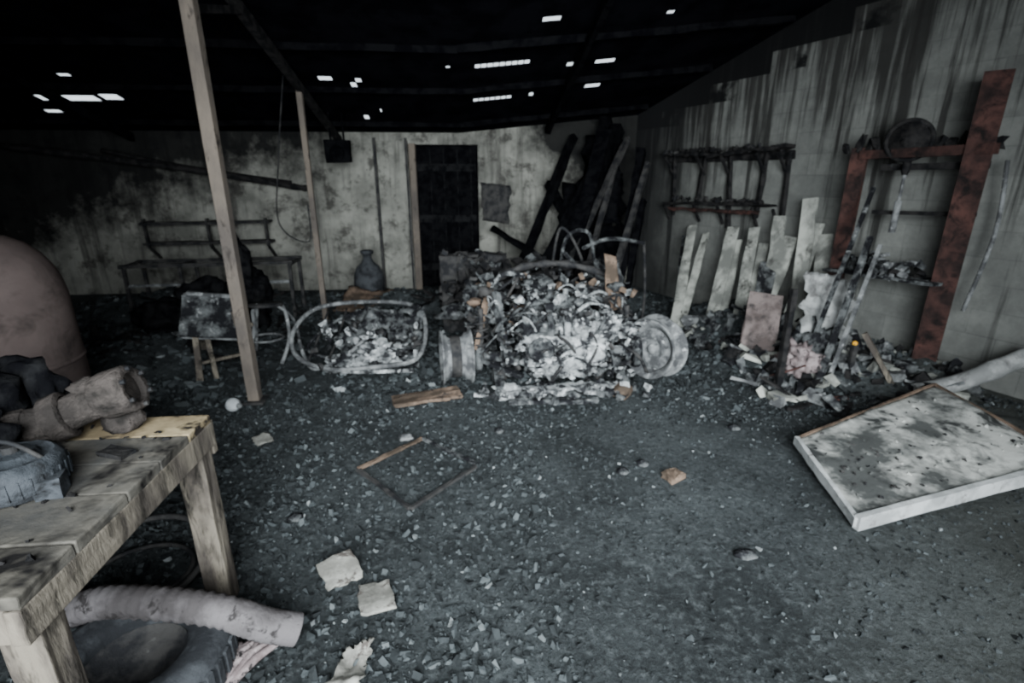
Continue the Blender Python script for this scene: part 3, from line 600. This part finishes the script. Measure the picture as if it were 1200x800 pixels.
d=B('hanging_cable',m_soot); d.tube([(-1.75,5.9,2.55),(-1.9,5.92,1.8),(-2.0,5.95,1.1),(-1.7,5.93,.9),(-1.66,5.9,1.3)],.008,sm=8,seg=6); d.done()
d=B('burnt_lamp_housing',m_roofw); d.box((-1.5,6.9,1.88),(.3,.12,.26),j=.01,cuts=1); d.cyl((-1.58,6.9,1.95),(-1.58,6.9,2.322),.012); d.cyl((-1.42,6.9,1.95),(-1.42,6.9,2.322),.012); d.lathe((-1.5,6.84,1.85),(0,-1,0),[(.0005,0),(.07,0),(.09,.03)],seg=18); d.done()
d=B('narrow_necked_jar',m_soot,m_rubber)
d.lathe((-1.27,6.95,0.0),(0,0,1),[(.0005,.1),(.12,.1),(.19,.13),(.2,.2),(.19,.34),(.15,.44),(.08,.5),(.055,.56),(.06,.6),(.085,.62),(.085,.65),(.06,.66),(.0005,.64)],m=1,seg=30); d.lathe((-1.27,6.95,0),(0,0,1),[(.15,0),(.16,0),(.16,.12),(.12,.12)],m=0,seg=24); d.done()
d=B('scorched_tin_sheet',m_brown); d.sheet([(-1.6,6.2,.03),(-1.0,6.2,.03),(-.9,6.7,.16),(-1.5,6.75,.2)],amp=.05,freq=6,edge=.02); d.done(clampz=.0)

# ------------------------------------------------------------------ fallen roof timbers
d=B('fallen_charred_timbers',m_char,m_soot,m_roofw)
for p,q,w in (((2.1,7.2,2.2),(.75,6.0,.12),.14),((2.0,7.1,1.9),(1.0,5.9,.12),.13),((1.55,7.45,2.1),(.6,6.5,.15),.09),((2.3,6.8,1.9),(1.8,5.8,.1),.1),((2.2,7.3,1.4),(.9,6.8,.3),.1),((1.2,7.4,1.5),(1.9,6.3,.1),.09),((.4,7.2,.9),(1.5,6.2,.3),.06),((2.3,6.6,1.3),(2.0,6.1,.1),.08),((2.0,7.4,2.3),(1.4,6.2,.3),.16),((1.9,7.0,2.1),(1.2,6.0,.2),.19)):
    d.beam(p,q,w,w*1.2,m=2,j=.014,seg=10)
# a few thinner beams in a lighter sooty grey
for p,q,w in (((2.15,6.9,2.05),(1.0,5.85,.15),.06),((1.95,6.7,1.7),(1.35,5.9,.15),.05),((2.3,6.5,1.75),(1.65,5.75,.12),.06)): d.beam(p,q,w,w,m=1,j=.008,seg=9)
d.sheet([(1.1,6.3,.4),(2.1,6.5,.6),(2.2,7.2,1.6),(1.4,7.2,1.5)],amp=.12,freq=3,m=2,edge=.08,hole=.5,nx=18)
d.sheet([(1.4,6.6,.9),(2.0,6.7,1.0),(2.2,7.3,2.1),(1.75,7.4,2.1)],amp=.1,freq=3,m=2,edge=.08,hole=.5,nx=18)
d.done()

# ------------------------------------------------------------------ right wall
def onwall(y,off,z): return Vector((wallx(y)-.938*off,y-.347*off,z))
d=B('charred_shelf_rack',m_char,m_soot,m_rust)
for a_,b_ in ((6.9,6.1),(6.15,5.2)): d.beam(onwall(a_,.12,1.83+(a_-6.5)*.06),onwall(b_,.14,1.86-(b_-5.5)*.05),.18,.035,m=0,j=.016,seg=10)
d.beam(onwall(6.9,.03,1.79),onwall(5.2,.03,1.8),.03,.08,m=0,j=.01,seg=12)
d.beam(onwall(6.8,.1,1.25),onwall(5.3,.1,1.3),.12,.035,m=0,j=.014,seg=12); d.beam(onwall(6.7,.16,1.19),onwall(5.4,.16,1.21),.03,.035,m=2,j=.012,seg=12)
for y in (6.8,6.3,5.95,5.5,5.25):
    z=U(1.0,1.2); d.beam(onwall(y,.04,1.83),onwall(y+U(-.1,.1),.04,z),.05,.04,m=0,j=.008,seg=5); d.beam(onwall(y,.2,1.82),onwall(y,.03,1.6),.025,.025,m=0); d.beam(onwall(y,.16,1.26),onwall(y,.03,1.05),.025,.025,m=0)
for k in range(90): d.shard(onwall(U(5.25,6.8),U(.06,.2),1.87),U(.01,.05),m=random.choice([0,0,1]))
for k in range(50): d.shard(onwall(U(5.35,6.7),U(.05,.15),1.32),U(.01,.04),m=random.choice([0,0,1]))
d.done()
d=B('leaning_blanched_planks',m_white,m_ash2)
def plank(p,q,w,th=.022,m=0): d.beam(p,q,w,th,m=m,up=(-.6,-.6,.5),j=.009,seg=7)
for i,(p,q,w) in enumerate((((2.28,5.2,.0),(2.86,6.3,1.0),.11),((2.36,5.22,.0),(2.98,6.15,.92),.08),((2.32,5.28,.02),(2.82,6.4,.86),.05),((2.58,5.0,.05),(3.08,5.7,1.04),.13),((2.66,4.95,.05),(3.1,5.62,.9),.1),((2.74,4.75,.1),(3.16,5.4,1.06),.11),((2.8,4.65,.1),(3.2,5.25,.9),.1),((2.92,4.55,.1),(3.27,5.15,1.2),.12),((2.86,4.6,.1),(3.3,4.95,1.0),.13),((3.08,4.35,.1),(3.38,4.87,1.38),.13),((3.0,4.4,.1),(3.42,4.75,1.15),.1),((3.2,4.2,.1),(3.46,4.68,1.05),.13),((2.8,4.5,.1),(3.1,4.95,.75),.16))):
    plank(p,q,w,m=1 if i in (2,12) else 0)
d.done(.002)
d=B('scorched_red_board',m_redboard); d.beam((2.5,3.98,.0),(2.66,4.2,.6),.28,.03,up=(-.3,-.9,.3),j=.012,seg=6); d.done()
d=B('charred_upright_stake',m_char); d.beam((2.4,3.46,-.005),(2.42,3.5,.8),.045,.05,up=(0,1,0),j=.005,seg=6); d.done()
d=B('leaning_steel_bars',m_soot,m_ash2,m_steel)
d.beam((2.75,3.5,.0),(3.4,4.05,1.1),.045,.045,m=1,j=.003,seg=6); d.beam((2.83,3.5,.0),(3.42,3.95,1.05),.028,.028,m=2,seg=4); d.beam((2.65,3.6,.0),(3.42,4.15,1.5),.03,.03,m=1,seg=6); d.done()
d=B('melted_plastic_sheeting',m_ash2,m_cloth,m_pipe)
d.sheet([(2.72,3.7,.05),(3.15,3.75,.05),(3.35,4.05,.75),(2.9,4.1,.8)],amp=.09,freq=5,m=2,edge=.03,hole=.4,nx=18,ny=18)
d.lump((2.68,3.68,.16),(.13,.12,.15),m=1,amp=.6,sub=4,freq=2.2,flat=.01); d.lump((2.9,3.82,.2),(.16,.14,.2),m=0,amp=.6,sub=4,freq=2.2,flat=.01); d.done(clampz=.004)
d=B('rusted_press_frame',m_rust,m_char,m_white,m_steel,m_ash2)
def ibeam(x,y,z0,z1,w=.16,dp=.14,a=0):
    R_=Matrix.Rotation(a,4,'Z')
    for o,sz in ((Vector((0,-dp/2,0)),(w,.014,z1-z0)),(Vector((0,dp/2,0)),(w,.014,z1-z0)),(Vector((0,0,0)),(.014,dp,z1-z0))):
        d.box(Vector((x,y,(z0+z1)/2))+R_@o,sz,rot=R_,m=0)
ibeam(3.72,3.6,0,2.28,.16,.13,-.8); ibeam(3.42,4.38,0,1.82,.12,.1,-.8)
d.beam((3.42,4.34,1.76),(3.74,3.5,1.78),.12,.07,m=0,j=.004,seg=5); d.beam((3.5,4.2,1.66),(3.78,3.55,1.67),.05,.05,m=1)
d.beam((3.40,4.42,.78),(3.70,3.56,.80),.28,.025,m=4,j=.006,seg=6)
d.beam((3.5,4.2,1.3),(3.78,3.55,1.32),.04,.03,m=1)
for k in range(14): d.beam((3.33+.04*k,4.42-.065*k,1.78),(3.33+.04*k+U(-.05,.05),4.42-.065*k,1.8+U(.04,.14)),.05,.03,m=1,j=.012,seg=2)
c=Vector((3.53,4.02,1.86)); ax=(-.75,-.66,0)
d.lathe(c,ax,[(.15,-.02),(.165,-.015),(.165,.015),(.15,.02),(.135,.015),(.135,-.015),(.15,-.02)],m=1,seg=32); d.lathe(c,ax,[(.0005,-.01),(.137,-.01),(.137,.012),(.05,.014),(.045,.04),(.0005,.042)],m=1,seg=28)
d.cyl((3.52,3.98,1.6),(3.52,3.98,1.38),.012,m=3); d.cyl((3.52,3.98,1.4),(3.52,3.98,1.15),.025,m=3); d.lathe((3.52,3.98,1.6),(0,0,1),[(.02,0),(.03,.03),(.03,.1),(.0005,.1)],m=1,seg=12)
d.tube([(3.86,3.5,1.7),(3.88,3.46,1.2),(3.84,3.5,.6)],.014,m=3,sm=6)
for k in range(70): d.shard((U(3.35,3.7),U(3.75,4.25),U(.8,.92)),U(.015,.06),m=random.choice([1,1,4,4,3]))
d.done()
d=B('amber_reflector',m_amber,m_soot); d.lathe((3.05,3.56,.34),(-.6,-.7,.2),[(.0005,.012),(.014,.01),(.018,0)],seg=16); d.box((3.06,3.57,.17),(.04,.04,.34),m=1); d.done()

# right-front
d=B('wood_batten',m_white); d.beam((2.72,3.48,.02),(3.12,3.62,.05),.07,.03,j=.005,seg=4); d.done()
d=B('wood_batten',m_woodleg); d.beam((3.28,3.3,.0),(3.06,3.5,.44),.05,.03,j=.004,seg=4); d.done(clampz=0)
d=B('downpipe',m_pipe,m_soot); d.tube([(3.3,3.2,.07),(3.6,3.15,.16),(3.95,3.08,.36),(4.02,3.06,.41)],sm=6,seg=20,rad=lambda t:.062+(.01 if .48<t<.53 else 0)); d.done()
d=B('broken_appliance_door',m_panel,m_enam,m_soot,m_brown)
A_,B_,C_,D_=[Vector(p) for p in ((1.98,2.60,.07),(3.25,3.02,.2),(3.25,2.12,.12),(1.80,1.86,.05))]
d.sheet([D_,C_,B_,A_],amp=.018,freq=3,m=0,nx=30,ny=22,th=.02)
def rimb(a,b,w,h,m): d.beam(a,b,w,h,m=m,j=.002,seg=10)
rimb(D_,C_,.03,.075,1); rimb(A_,D_,.025,.05,1); rimb(A_,B_,.015,.03,3); rimb(B_,C_,.02,.04,3)
d.beam(D_+Vector((.3,.3,-.02)),(2.1,2.1,0),.06,.05,m=2)
for k in range(140):
    u,v=U(.05,.95),U(.1,.95); p=D_*(1-u)*(1-v)+C_*u*(1-v)+B_*u*v+A_*(1-u)*v; d.shard(p+Vector((0,0,.014)),U(.004,.014),m=random.choice([0,2]))
d.done()
d=B('mixed_scrap_rubble',m_char,m_ash2,m_white,m_rust,m_steel)
for k in range(220):
    t=R()
    if t<.5: x,y=U(2.3,4.1),U(3.0,5.2)
    elif t<.75: x,y=U(-4,-1.8),U(4.5,6.5)
    else: x,y=U(-.6,2.0),U(5.9,7.1)
    if x>wallx(y)-.35: continue
    z=H(x,y); L=U(.1,.45); a=U(0,6.3); up_=U(0,.35)
    mi=random.choice([0,0,0,1,1,2,3,4]) if t<.5 else random.choice([0,0,0,1])
    d.beam((x,y,z-.005),(x+L*math.cos(a)*.7,min(y+L*math.sin(a)*.7,7.4),z+L*up_+.02),U(.015,.07),U(.01,.03),m=mi,j=.005,seg=3)
for k in range(300):
    x,y=U(2.25,3.9),U(3.1,5.2)
    if x>wallx(y)-.2: continue
    s=U(.02,.09); d.shard((x,y,H(x,y)+s*.3),s,m=random.choice([0,0,1,1,2,4]))
d.done(clampz=.0)

# ------------------------------------------------------------------ light
w=bpy.data.worlds.new('overcast_sky'); scene.world=w; w.use_nodes=True
bg=w.node_tree.nodes['Background']; bg.inputs[0].default_value=(.84,.93,1,1); bg.inputs[1].default_value=1.8
al=bpy.data.lights.new('open_front_daylight','AREA'); al.shape='RECTANGLE'; al.size=3.2; al.size_y=1.8; al.energy=215; al.color=(.88,.97,1); al.spread=math.radians(88)
ao=bpy.data.objects.new('open_front_daylight',al); scene.collection.objects.link(ao); ao.location=(.4,-1.05,1.9); ao.rotation_euler=(math.radians(73),0,math.radians(-3))
